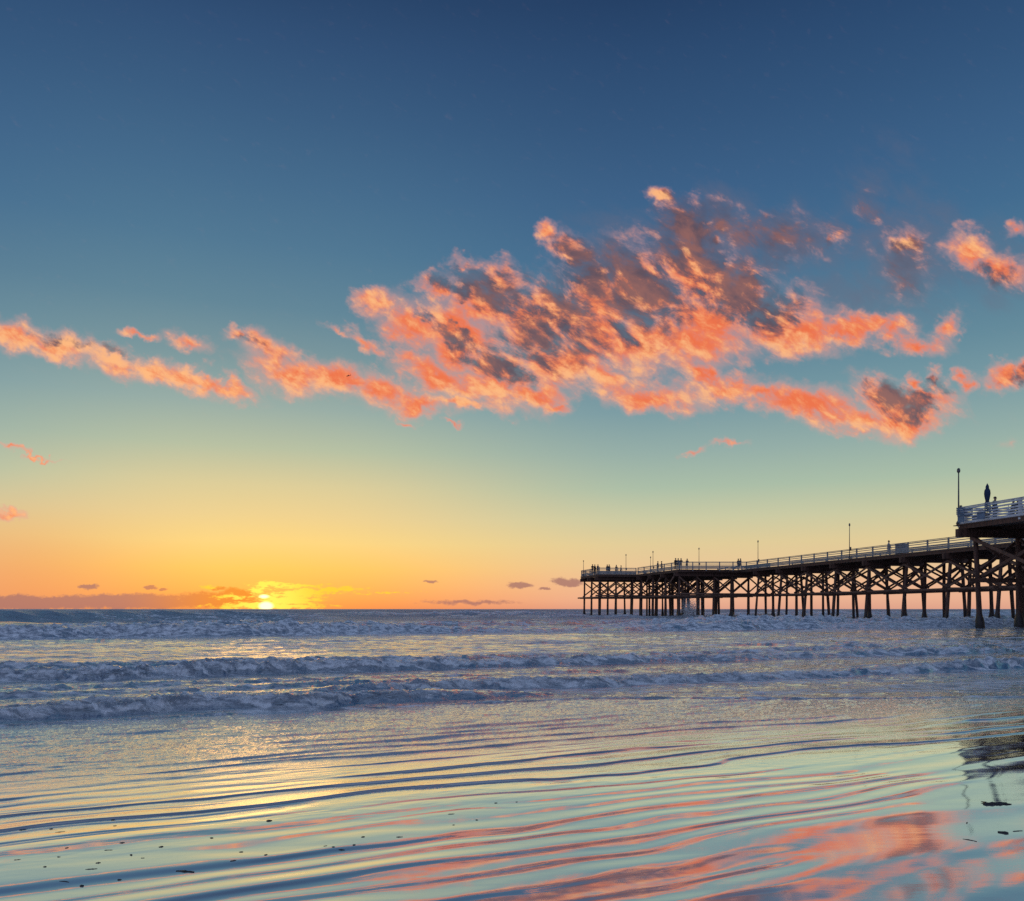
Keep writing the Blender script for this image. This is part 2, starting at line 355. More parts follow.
def sgate(a, b, soft=3.0): return sst(s_, a-soft, a+soft)*(1-sst(s_, b-soft, b+soft))
# thin swash lip then the nearest bore
lip = sst(seaw, 0, 0.06)
h = h+np.where(wet, 0, 0.018*lip*(1+fbm(s_*3, n_*3, 2, 71)))
bore(11.15, 0.21, 0.32, 1.5, 100, 0.50, sgate(-30, 4.5, 2.0)+0.15, 1.3, 1.3)
bore(12.1, 0.20, 0.30, 1.1, 120, 0.5, sgate(2.0, 60, 1.5)*1.15, 1.5, 1.1, 1.2)
bore(13.4, 0.10, 0.30, 0.7, 140, 0.5, sgate(-40, 6, 3)*0.9, 0.7, 1.2, 0.6)
bore(14.7, 0.09, 0.30, 0.7, 150, 0.5, sgate(-6, 12, 3)*0.7, 0.6, 1.5, 0.5)
bore(17.0, 0.25, 0.42, 1.5, 200, 0.55, sgate(-60, 80)*(1+0.25*sst(s_, 2, 12)), 1.5, 2.0, 0.95)
bore(19.2, 0.12, 0.4, 0.9, 220, 0.5, sgate(-30, 40), 1.2, 2.0, 0.8)
bore(23.5, 0.10, 0.5, 1.0, 230, 0.5, sgate(14, 60), 1.5, 2.0, 0.8)
bore(41.0, 0.62, 1.2, 4.0, 300, 0.38, sgate(-90, 160), 5.0, 4.0)
bore(47.0, 0.55, 1.2, 3.0, 320, 0.45, sgate(-20, 160), 4.0, 4.0)
bore(56.0, 0.50, 1.4, 3.0, 340, 0.45, sgate(-10, 140, 8), 4.0, 5.0, 0.8)
bore(70.0, 0.75, 1.8, 4.0, 360, 0.45, sgate(20, 200, 15), 5.0, 6.0, 0.9)
bore(99.0, 0.8, 2.2, 5.0, 380, 0.4, sgate(32, 260, 10)+sgate(-250, -45, 10), 6.0, 8.0, 0.7)
bore(135.0, 0.9, 3.0, 6.0, 390, 0.4, sgate(-60, 300, 15), 6.0, 9.0, 0.8)
swell(92, 1.25, 4.5, 400, sgate(-26, 14, 7)*1.0)
swell(430, 1.45, 25, 440, sst(fbm(s_/60, n_/200, 2, 441), -.2, .3), 80)
swell(64, 0.5, 3.5, 410, sgate(-70, -8, 6))
swell(170, 0.9, 9, 420, sgate(-300, 400, 30), 40)
swell(240, 1.0, 12, 430, sgate(-400, 500, 30), 60)
# general chop
sea = sst(seaw, 0.0, 1.0)
h += sea*0.020*fbm(s_*1.6, n_*3.0, 4, 500, 0.55)*(1-sst(YY, 45, 90))
h += sea*0.09*fbm(s_*0.22, n_*0.9, 4, 520, 0.55)*sst(YY, 14, 30)*(1-sst(YY, 150, 400))
h += sea*0.45*fbm(s_*0.05, n_*0.16, 3, 540, 0.5)*sst(YY, 50, 120)*(1-sst(YY, 900, 2500))
# sheets of old foam between the waves
sheet = (0.56+0.07*sst(n_, 19, 24))*sea*(1-sst(n_, 40, 60))+0.40*sst(n_, 36, 46)*(1-sst(n_, 90, 150))*sgate(-10, 200, 15)
sheet = sheet*(0.85+0.6*fbm(s_*0.25, n_*0.7, 3, 560))
foam = np.clip(np.maximum(foam, sheet), 0, 1)
foam = np.where(wet, 0.0, foam)
lipfoam = np.exp(-(seaw/0.14)**2)*np.where(wet, 0, 1)*0.9
foam = np.maximum(foam, lipfoam)
wetrough = (0.10*sst(wn, 4.6, 5.6)+0.9*sst(wn, 5.9, 8.4)).astype(np.float32)
verts = np.stack([XX, YY, h], -1).reshape(-1, 3).astype(np.float32)

def sheet_object(name, mask_faces, mat, attrs):
    idx = np.arange(NR*NC).reshape(NR, NC)
    q = np.stack([idx[:-1, :-1], idx[:-1, 1:], idx[1:, 1:], idx[1:, :-1]], -1)[mask_faces]
    used, inv = np.unique(q, return_inverse=True); q = inv.reshape(-1, 4)
    me = bpy.data.meshes.new(name)
    me.vertices.add(len(used)); me.vertices.foreach_set('co', verts[used].ravel())
    me.loops.add(len(q)*4); me.loops.foreach_set('vertex_index', q.ravel().astype(np.int32))
    me.polygons.add(len(q)); me.polygons.foreach_set('loop_start', np.arange(0, len(q)*4, 4, dtype=np.int32))
    me.polygons.foreach_set('use_smooth', np.ones(len(q), bool))
    for k, a in attrs.items():
        at = me.attributes.new(k, 'FLOAT', 'POINT'); at.data.foreach_set('value', a.reshape(-1)[used].astype(np.float32))
    me.update(calc_edges=True); me.validate()
    me.materials.append(mat)
    o = bpy.data.objects.new(name, me); COL.objects.link(o); o['kind'] = 'structure'
    return o

def film_bsdf(t, base, normal, rough, power=1.6, hi=0.95, lowr=0.02):
    """water film: strongly mirror-like at grazing view, dark where a face tips up to the eye"""
    fac = t.n('ShaderNodeLayerWeight', {'Blend': 0.5, 'Normal': normal}, out=1)
    r = t.m('ADD', t.m('MULTIPLY', t.m('POWER', fac, power), hi), lowr, clamp=True)
    df = t.n('ShaderNodeBsdfDiffuse', {'Color': base, 'Normal': normal})
    gl = t.n('ShaderNodeBsdfGlossy', {'Color': (1, 1, 1, 1), 'Roughness': rough, 'Normal': normal})
    return t.n('ShaderNodeMixShader', {0: r, 1: df, 2: gl})
# wet sand
wsm, t, out = material('wet_sand')
ps = t.n('ShaderNodeNewGeometry', out=0)
rg = t.n('ShaderNodeAttribute', out=2, attribute_name='grain')
pst = t.n('ShaderNodeMapping', {'Vector': ps, 'Rotation': (0, 0, -th2), 'Scale': (0.40, 1.5, 1)})
b1 = t.n('ShaderNodeBump', {'Strength': 1.0, 'Distance': t.m('MULTIPLY_ADD', rg, 0.0060, 0.00010), 'Height': t.noise(pst, 55.0, 4, 0.7)})
b2 = t.n('ShaderNodeBump', {'Strength': 0.6, 'Distance': 0.0010, 'Height': t.noise(pst, 5.0, 2, 0.5), 'Normal': b1})
basec = t.mix(t.noise(ps, 1.2, 5, .6), (0.22, 0.21, 0.20), (0.34, 0.325, 0.31))
sh = film_bsdf(t, basec, b2, 0.02, 1.65, 1.18, 0.02)
t.nt.links.new(sh, out.inputs[0])
# ocean
ocm, t, out = material('sea_water')
ps = t.n('ShaderNodeNewGeometry', out=0)
fo = t.n('ShaderNodeAttribute', out=2, attribute_name='foam')
pst = t.n('ShaderNodeMapping', {'Vector': ps, 'Rotation': (0, 0, -th), 'Scale': (0.5, 1.0, 1)})
f1 = t.noise(pst, 5.0, 9, 0.72, 0.5)
f2 = t.noise(t.vm('MULTIPLY', pst, (0.5, 1.6, 1)), 0.7, 5, 0.62, 0.4)
fm = t.m('ADD', fo, t.m('ADD', t.m('MULTIPLY', t.m('SUBTRACT', f1, .5), 1.4), t.m('MULTIPLY', t.m('SUBTRACT', f2, .5), 1.9)))
vw = t.vm('ADD', t.vm('MULTIPLY', pst, (0.8, 1.3, 1)), t.n('ShaderNodeVectorMath', {0: t.noise(pst, 1.6, 3, 0.6, out=1), 3: 0.8}, operation='SCALE'))
vo = t.n('ShaderNodeTexVoronoi', {'Vector': vw, 'Scale': 1.9}, feature='DISTANCE_TO_EDGE')
lace = t.ss(vo, 0.16, 0.0)
fm = t.m('ADD', fm, t.m('MULTIPLY', t.m('SUBTRACT', lace, 0.35), 0.42))
fcov = t.m('MULTIPLY', t.ss(fm, 0.40, 0.78), t.ss(fo, 0.02, 0.2))
rgh = t.n('ShaderNodeAttribute', out=2, attribute_name='open_sea')
calm = t.n('ShaderNodeAttribute', out=2, attribute_name='calm')
w1 = t.noise(pst, 9.0, 5, 0.6, 0.3); w2 = t.noise(pst, 1.3, 5, 0.6, 0.4)
bw = t.n('ShaderNodeBump', {'Strength': 1.0, 'Distance': t.m('MULTIPLY_ADD', calm, -0.034, 0.05), 'Height': w1})
bw = t.n('ShaderNodeBump', {'Strength': 1.0, 'Distance': t.m('ADD', t.m('MULTIPLY_ADD', calm, -0.13, 0.20), t.m('MULTIPLY', rgh, 0.5)), 'Height': w2, 'Normal': bw})
wat = film_bsdf(t, t.mix(f2, (0.012, 0.022, 0.040), (0.03, 0.045, 0.065)), bw, t.m('MULTIPLY_ADD', rgh, 0.40, 0.06), 1.35, t.m('MULTIPLY_ADD', rgh, -0.35, 1.0), 0.02)
fb = t.n('ShaderNodeBump', {'Strength': 1.0, 'Distance': 0.13, 'Height': t.noise(ps, 6.0, 8, 0.70)})
foc = t.mix(t.ss(f1, .38, .62), (0.24, 0.27, 0.31), (0.95, 0.95, 0.95))
fbs = t.n('ShaderNodeBsdfPrincipled', {'Base Color': foc, 'Roughness': 0.35, 'Normal': fb, 'Subsurface Weight': 0.0})
sh = t.n('ShaderNodeMixShader', {0: t.m('MULTIPLY', fcov, 0.93), 1: wat, 2: fbs})
t.nt.links.new(sh, out.inputs[0])
mf = wet[:-1, :-1] & wet[1:, 1:]
sheet_object('wet_sand', mf, wsm, {'grain': wetrough})
sheet_object('ocean', ~mf, ocm, {'foam': foam, 'open_sea': sst(YY, 35, 110), 'calm': np.maximum(sst(n_, 19, 23)*(1-sst(n_, 36, 41)), 0.65*(1-sst(n_, 16, 17)))})
# dry ground sheet under everything: beach behind the viewer sloping to a sea bed
sandm = simple('beach_sand', (0.26, 0.21, 0.16), 0.9, 0.2, 6.0)
mb = MB()
mb.add([(-4000, -400, 0.9), (4000, -400, 0.9), (4000, 1.0, 0.08), (-4000, 1.0, 0.08), (4000, 60, -3), (-4000, 60, -3), (30000, 30000, -8), (-30000, 30000, -8)],
       [(0, 1, 2, 3), (3, 2, 4, 5), (5, 4, 6, 7)])
tag(mb.build('beach_ground', sandm), kind='structure')

# ------------------------------------------------------------------ materials of the pier
wood = simple('dark_creosote_timber', (0.095, 0.046, 0.030), 0.75, 0.45, 2.5, bump=0.6, stretch=(3, 3, 0.6))
wood2 = simple('weathered_brace_timber', (0.14, 0.072, 0.046), 0.8, 0.4, 2.5, bump=0.5)
deckm = simple('deck_planks', (0.15, 0.10, 0.075), 0.8, 0.35, 4.0, stretch=(1, 6, 1))
white = simple('weathered_white_paint', (0.60, 0.62, 0.64), 0.6, 0.15, 3.0)
greyp = simple('grey_salt_worn_paint', (0.26, 0.265, 0.26), 0.7, 0.2, 3.0)
steel = simple('lamp_steel', (0.10, 0.10, 0.10), 0.5, 0.2, 5.0, 0.6)
pilem, t, out = material('pile_timber')
ps = t.n('ShaderNodeNewGeometry', out=0)
sp = t.nt.nodes.new('ShaderNodeSeparateXYZ'); t.nt.links.new(ps, sp.inputs[0])
nz = t.noise(t.n('ShaderNodeMapping', {'Vector': ps, 'Scale': (4, 4, 0.7)}), 1.6, 6, .65)
c = t.mix(t.ss(nz, .3, .7), (0.045, 0.022, 0.016), (0.17, 0.082, 0.054))
wl = t.ss(t.m('ADD', sp.outputs[2], t.m('MULTIPLY', nz, 0.8)), 1.9, 1.1)
c = t.mix(wl, c, (0.022, 0.020, 0.018))
bb = t.n('ShaderNodeBump', {'Strength': 0.7, 'Distance': 0.05, 'Height': nz})
p = t.n('ShaderNodeBsdfPrincipled', {'Base Color': c, 'Roughness': t.m('MULTIPLY_ADD', wl, -0.4, 0.8), 'Normal': bb})
t.nt.links.new(p, out.inputs[0])

# ------------------------------------------------------------------ the pier
U = Vector((-0.196, 0.981, 0)); V = Vector((0.981, 0.196, 0))       # seaward, and across to the right
ang_v = math.atan2(V.y, V.x)
DZ = 7.33; CAPT = 6.92; CAPB = 6.36; BR = 3.35
pier = empty('pier', (48.1, 56, 0))
tag(pier, 'long dark timber pier on braced piles with pale railings running out to sea', 'pier')
PO = Vector(pier.location)
def loc(o): o.location = -PO; return o
def W2(mb, name, mat, parent, **k):
    o = mb.build(name, mat, parent, **k)
    if parent is pier: o.location = -PO
    return o
A0 = Vector((48.1, 56.0, 0))
def on_narrow(s, w): return A0+U*s+V*w          # s metres seaward of the wide part, w across from its left edge
NL = (Vector((35.0, 122, 0))-A0).length         # narrow part length
NWID = 7.5
T1o = Vector((25.2, 120.0, 0)); T1W = 15.0; T1L = 18.0
T2o = Vector((15.0, 137.0, 0)); T2W = 19.0; T2L = 11.0
B0 = Vector((31.45, 56.0, 0)); BW = 24.5; BL = 26.0    # wide part near the shore, from its seaward left corner back to the beach
def P2(v): return (v.x, v.y)
def slab(o, w, l, name, z0, z1, mat, grow=0.0):
    mb = MB(); a = o-V*grow-U*grow
    mb.poly([P2(a), P2(a+V*(w+2*grow)), P2(a+V*(w+2*grow)+U*(l+2*grow)), P2(a+U*(l+2*grow))], z0, z1)
    return W2(mb, name, mat, pier)
secs = [(A0+U*0.01, NWID, NL-0.2), (T1o, T1W, T1L), (T2o, T2W, T2L), (B0-U*BL, BW, BL)]
for i, (o, w, l) in enumerate(secs):
    slab(o, w, l, 'deck', DZ-0.10, DZ+0.004*i, deckm, 0.12)
    # stringers run along the pier under the planks
    k = max(3, int(w/3.2))
    for j in range(k+1):
        mb = MB(); p = o+V*(0.02+(w-0.04)*j/k)
        mb.bar(p+U*0.05+Vector((0, 0, (CAPT+DZ-0.10)/2+0.004*i)), p+U*(l-0.05)+Vector((0, 0, (CAPT+DZ-0.10)/2+0.004*i)), 0.18+0.004*i, DZ-0.11-CAPT)
        W2(mb, 'stringer', wood, pier)
    for e in (0, 1):
        mb = MB(); q = o+U*(l*e)
        mb.bar(q+Vector((0, 0, (CAPT+DZ)/2-0.05)), q+V*w+Vector((0, 0, (CAPT+DZ)/2-0.05)), 0.12, DZ-0.13-CAPT)
        W2(mb, 'end_beam', wood, pier)

def pile(parent, top, bot, r, seed, flare):
    mb = MB(); a = Vector(top); b = Vector(bot)
    pts = []; rs = []
    for k in range(9):
        f = k/8; p = a.lerp(b, f); pts.append(p); rs.append(r*(0.88+0.16*f)*(1+0.05*random.Random(seed*9+k).uniform(-1, 1)))
    if flare:
        pz = b+(a-b)*0.25
        q = []; q_r = []
        for f, m_ in ((0.40, 1.0), (0.375, 1.2), (0.345, 1.5), (0.30, 1.6), (0.0, 1.6)):
            q.append(b.lerp(a, f)); q_r.append(r*1.04*m_)
        n = [(p, rr) for p, rr in zip(pts, rs) if (p-b).length/(a-b).length > 0.42]
        pts = [p for p, _ in n]+q; rs = [rr for _, rr in n]+q_r
    mb.tube(pts, rs, 10, 0.10, seed)
    return mb.build('pile', pilem, parent, smooth=True)
seed = 0
def bent(c, w, xs, r=0.21, batter=0.55, waler=True, capover=0.5, xr=True, tilt=None, both=True, inset=None):
    """one cross frame: cap beam, piles, cross braces; c is its left end on the deck edge"""
    global seed
    b = empty('bent'); b.parent = pier; b.location = Vector(c)-PO
    def loc_(wv, z, off=0.0): return Vector((V.x*wv+U.x*off, V.y*wv+U.y*off, z))
    mb = MB(); mb.bar(loc_(-capover, (CAPT+CAPB)/2-0.005), loc_(w+0.3, (CAPT+CAPB)/2-0.005), 0.34, CAPT-CAPB)
    mb.build('cap_beam', wood, b)
    zb = -2.5
    tops = []
    for i, x in enumerate(xs):
        seed += 1
        rnd = random.Random(seed)
        bt = (-batter if i == 0 else batter if i == len(xs)-1 else rnd.uniform(-.2, .2))
        if tilt and i in tilt: bt = tilt[i]
        zt = CAPB-0.002
        top = loc_(x, zt); bot = loc_(x+bt*1.35, zb, rnd.uniform(-.1, .1))
        pile(b, top, bot, r*rnd.uniform(.9, 1.1), seed, rnd.random() < (0.3 if r < .19 else .2 if w < 20 else 1.1))
        tops.append((x, bt))
    def px_(i, z):
        x, bt = tops[i]; return x+bt*1.35*(CAPB-z)/(CAPB+2.5)
    bw, bh = 0.10, 0.20
    if waler:
        mb = MB(); mb.bar(loc_(px_(0, BR)-0.9, BR, -r-0.06), loc_(px_(len(xs)-1, BR)+0.6, BR+0.05, -r-0.06), bw, 0.30); mb.build('waler', wood2, b)
    prs = [(i, i+1) for i in range(len(xs)-1)]
    if len(xs) == 4: prs = [(0, 1), (1, 3), (0, 2)] if xr else [(0, 2), (1, 3)]
    for n, (i, j) in enumerate(prs):
        if n % 2 == 0 or both:
            mb = MB(); mb.bar(loc_(px_(i, CAPB)-.2, CAPB-0.15, -r-0.17), loc_(px_(j, BR)+.2, BR+0.25, -r-0.17), bw, bh); mb.build('brace', wood2, b)
        mb = MB(); mb.bar(loc_(px_(j, CAPB)+.2, CAPB-0.15, r+0.07), loc_(px_(i, BR)-.2, BR+0.25, r+0.07), bw, bh); mb.build('brace', wood2, b)
    return b
# narrow part
nb = 10
step = (NL-3.5)/nb
nxs = [0.35, 2.6, 4.9, 7.15]
bents_n = []
for k in range(nb):
    s = 1.5+step*k+step*0.5
    c = on_narrow(s, 0); bent(c, NWID, nxs, 0.185, 0.55); bents_n.append(s)
for k in range(4):
    bent(T1o+U*(0.8+5.4*k), T1W, [0.4+(T1W-0.8)*i/5 for i in range(6)], 0.20, 0.10, xr=False, both=(k % 2 == 0))
for k in range(3):
    bent(T2o+U*(0.8+4.5*k), T2W, [0.3+(T2W-0.8)*i/6 for i in range(7)], 0.18, 0.10, both=(k % 2 == 0), waler=True)
bent(B0-U*0.55, BW, [0.85, 4.35, 9.0, 14.0, 19.0, 23.8], 0.20, 0.4, capover=0.62, tilt={0: 0.42, 1: 0.05})
for k in (1, 2, 3): bent(B0-U*(0.55+6.5*k), BW, [1.15, 5.75, 12.0, 18.0, 23.8], 0.215, 0.4, capover=0.62, tilt={0: 0.2})
# lengthwise braces and walers of the narrow part, both rows
zz = Vector((0, 0, 1))
for row, wv, off in ((0, 0.35, -0.30), (1, 7.15, 0.30)):
    for a, b in zip(bents_n[:-1], bents_n[1:]):
        for up in (0, 1):
            mb = MB(); o_ = off*(1 if up else 1.35)
            z0, z1 = (CAPB-0.2, BR+0.25) if up else (BR+0.25, CAPB-0.2)
            mb.bar(on_narrow(a, wv+o_)+zz*z0, on_narrow(b, wv+o_)+zz*z1, 0.09, 0.19); W2(mb, 'brace', wood2, pier)
    for a, b in zip(bents_n[:-1:2], bents_n[2::2]):
        mb = MB(); mb.tube([on_narrow(a-1.2, wv+off*1.7)+zz*(BR+0.02), on_narrow(b+1.0, wv+off*1.7)+zz*(BR-0.06)], [0.13, 0.12], 8); W2(mb, 'waler', wood2, pier)
# T-head long light walers and the raking struts under its landward edge
for (o, w, l) in ((T1o, T1W, T1L), (T2o, T2W, T2L)):
    mb = MB(); mb.tube([o-U*0.9-V*0.5+zz*BR, o+U*(l+0.3)-V*0.5+zz*(BR+.03)], [.13, .13], 8); W2(mb, 'waler', wood2, pier)
    mb = MB(); mb.tube([o-U*0.5-V*0.8+zz*(BR+.3), o-U*0.5+V*(w)+zz*(BR+.25)], [.13, .13], 8); W2(mb, 'waler', wood2, pier)
for k in range(3):
    mb = MB(); p0 = T1o+U*(1.0+5.4*k)-V*0.45
    mb.bar(p0+zz*(CAPB-.1), p0+U*4.6+zz*(BR+.3), 0.10, 0.26); W2(mb, 'brace', wood2, pier)
# near wide part: lengthwise braces back to the narrow part
for a, b, z0, z1 in ((B0-U*0.6+V*.42, B0-U*7.0+V*.42, CAPB-.05, BR+.25), (B0-U*7.0+V*1.25, B0-U*0.5+V*1.25, CAPB-.15, BR+.25)):
    mb = MB(); mb.bar(a+zz*z0, b+zz*z1, 0.11, 0.22); W2(mb, 'brace', wood2, pier)

def railing(a, b, mat, boards, post=3.0, h_=1.08, skip_last=False, label=None, pw=0.13):
    a = Vector(a); b = Vector(b); L_ = (b-a).length; dd = (b-a).normalized(); n = max(1, round(L_/post))
    r = empty('railing'); r.parent = pier; r.location = a+zz*DZ-PO
    if label: r['label'] = label
    nn = Vector((-dd.y, dd.x, 0))
    for i in range(n+(0 if skip_last else 1)):
        mb = MB(); p = dd*(L_*i/n); mb.box((p.x, p.y, (h_+0.03)/2-0.12), (pw, pw, h_+0.27), math.atan2(dd.y, dd.x)); mb.build('post', mat, r)
    for z, hh in boards:
        mb = MB(); mb.bar(dd*0.02+nn*(pw/2+.022)+zz*z, dd*(L_-0.02)+nn*(pw/2+.022)+zz*z, 0.04, hh); mb.build('rail', mat, r)
    mb = MB(); mb.bar(-dd*0.08+zz*(h_+0.06), dd*(L_+0.08)+zz*(h_+0.06), 0.16, 0.05); mb.build('top_rail', mat, r)
BM = [(1.00, .10), (0.78, .08), (0.50, .15), (0.325, .15), (0.15, .15)]
BN = [(1.01, .12), (0.80, .11), (0.60, .11), (0.42, .11), (0.24, .11), (0.05, .16)]
i_ = 0.05
railing(on_narrow(0.2, i_), on_narrow(NL-2.3, i_), greyp, BM, skip_last=True)
railing(on_narrow(NL-2.3, NWID-i_), on_narrow(0.2, NWID-i_), greyp, BM)
railing(on_narrow(NL-2.1, 0.0), T1o+V*0.05+U*0.05, greyp, BM, 2.2)
railing(T1o+V*0.05+U*0.1, T1o+V*0.05+U*(T1L-0.2), greyp, BM)
railing(T2o+V*6.7+U*0.05, T2o+V*0.05+U*0.05, greyp, BM)
railing(T2o+V*0.05+U*0.1, T2o+V*0.05+U*(T2L-0.1), greyp, BM)
railing(T2o+V*0.1+U*(T2L-0.05), T2o+V*(T2W-.05)+U*(T2L-0.05), greyp, BM)
railing(T1o+V*(T1W-.05)+U*.1, T1o+V*(T1W-.05)+U*(T1L), greyp, BM)
railing(B0-U*BL+V*0.0, B0-U*0.05, white, BN, 5.2, label='bright white railing of horizontal boards on the near wide part', pw=0.17)
railing(B0+V*0.1-U*0.05, B0+V*16.6-U*0.05, white, BN, 4.2, label='white board railing across the seaward end of the near part', pw=0.17)
for i in range(3):   # ledge boards poking out beyond the corner
    pass
mb = MB(); mb.bar(B0-V*0.45-U*0.1+zz*(DZ-0.14), B0+V*3.0-U*0.1+zz*(DZ-0.14), 0.25, 0.05); W2(mb, 'ledge_board', deckm, pier)

# ------------------------------------------------------------------ street lamps on the deck
glassm = simple('lamp_glass', (0.12, 0.12, 0.12), 0.3, 0.1)
def lamp_proto():
    r = empty('street_lamp')
    mb = MB(); mb.tube([(0, 0, 0), (0, 0, 1.2), (0, 0, 3.85)], [0.05, 0.045, 0.032], 8); mb.build('pole', steel, r, smooth=True)
    mb = MB(); mb.tube([(0, 0, 0), (0, 0, 0.04), (0, 0, 0.22)], [0.14, 0.14, 0.07], 10); mb.build('base', steel, r)
    mb = MB(); mb.tube([(0, 0, 3.83), (0, 0, 3.90), (0, 0, 4.00), (0, 0, 4.08), (0, 0, 4.12)], [0.04, 0.085, 0.10, 0.08, 0.03], 10); h_ = mb.build('lamp_head', glassm, r, smooth=True)
    mb = MB(); mb.tube([(0, 0, 4.11), (0, 0, 4.14), (0, 0, 4.20)], [0.09, 0.08, 0.02], 10); mb.build('cap', steel, h_)
    mb = MB(); mb.box((0.0, -0.12, 1.15), (0.22, 0.12, 0.42)); mb.build('control_box', steel, r)
    return r
lp = lamp_proto()
def at_px(px, Yv): return ((px-512)/F*Yv, Yv)
lamps = [(958.6, 55.9, 'tall thin lamp post at the white corner of the near wide pier section', .93),
         (849.5, 94.5, 'lamp post midway along the narrow pier, just seaward of the strolling person', 1.0),
         (758, 117.0, 'lamp post where the narrow pier meets its wide end, beside the standing couple', .98),
         (699, 122.5, 'lamp post on the landward railing of the wide pier end, right of the huddled group', .82),
         (653, 135.0, 'taller of the two close-set lamp posts on the wide pier end', .92),
         (650.6, 140.5, 'shorter of the two close-set lamp posts on the wide pier end', .78),
         (626, 139.0, 'lamp post over the thin close piles of the farthest pier platform', .86),
         (583.5, 146.0, 'faint thin lamp post at the very outer corner of the pier', .70)]
for i, (px, Yv, lb, sc) in enumerate(lamps):
    o = lp if i == 0 else copy_tree(lp)
    x, y = at_px(px, Yv); o.location = (x, y, DZ+0.012); o.scale = (1.2 if i == 0 else 1, 1.2 if i == 0 else 1, sc); o.rotation_euler = (0, 0, random.uniform(0, 3))
    tag(o, lb, 'street lamp', 'lamp posts along the pier')

# ------------------------------------------------------------------ people
skinm = simple('skin', (0.32, 0.19, 0.13), 0.6, 0.05)
hairm = simple('hair', (0.03, 0.02, 0.015), 0.6, 0.2)
cloth = {k: simple('cloth_'+k, c, 0.85, 0.15, 8) for k, c in dict(black=(.02, .02, .022), navy=(.02, .03, .06), grey=(.12, .12, .13), pale=(.42, .42, .42), brown=(.07, .045, .03), teal=(.03, .08, .10)).items()}
def skinned(name, chains, mat, parent=None, sub=1):
    """chains: lists of (point, radius); chains starting at an existing point join it"""
    vs, es, rs = [], [], []
    def vid(p, r):
        for i, q in enumerate(vs):
            if (Vector(q)-Vector(p)).length < 1e-4: return i
        vs.append(tuple(p)); rs.append(r); return len(vs)-1
    for ch in chains:
        ids = [vid(p, r) for p, r in ch]
        es += [(a, b) for a, b in zip(ids[:-1], ids[1:])]
    me = bpy.data.meshes.new(name); me.from_pydata(vs, es, []); me.update()
    o = bpy.data.objects.new(name+'_tmp', me); COL.objects.link(o)
    m = o.modifiers.new('s', 'SKIN'); m.use_smooth_shade = True
    for i, r in enumerate(rs):
        sv = me.skin_vertices[0].data[i]; sv.radius = (r, r); sv.use_root = (i == 0)
    if sub: o.modifiers.new('u', 'SUBSURF').levels = sub
    dg = bpy.context.evaluated_depsgraph_get(); dg.update()
    m2 = bpy.data.meshes.new_from_object(o.evaluated_get(dg)); m2.name = name
    bpy.data.objects.remove(o)
    for p in m2.polygons: p.use_smooth = True
    m2.materials.clear(); m2.materials.append(mat)
    r_ = bpy.data.objects.new(name, m2); COL.objects.link(r_)
    if parent: r_.parent = parent
    return r_
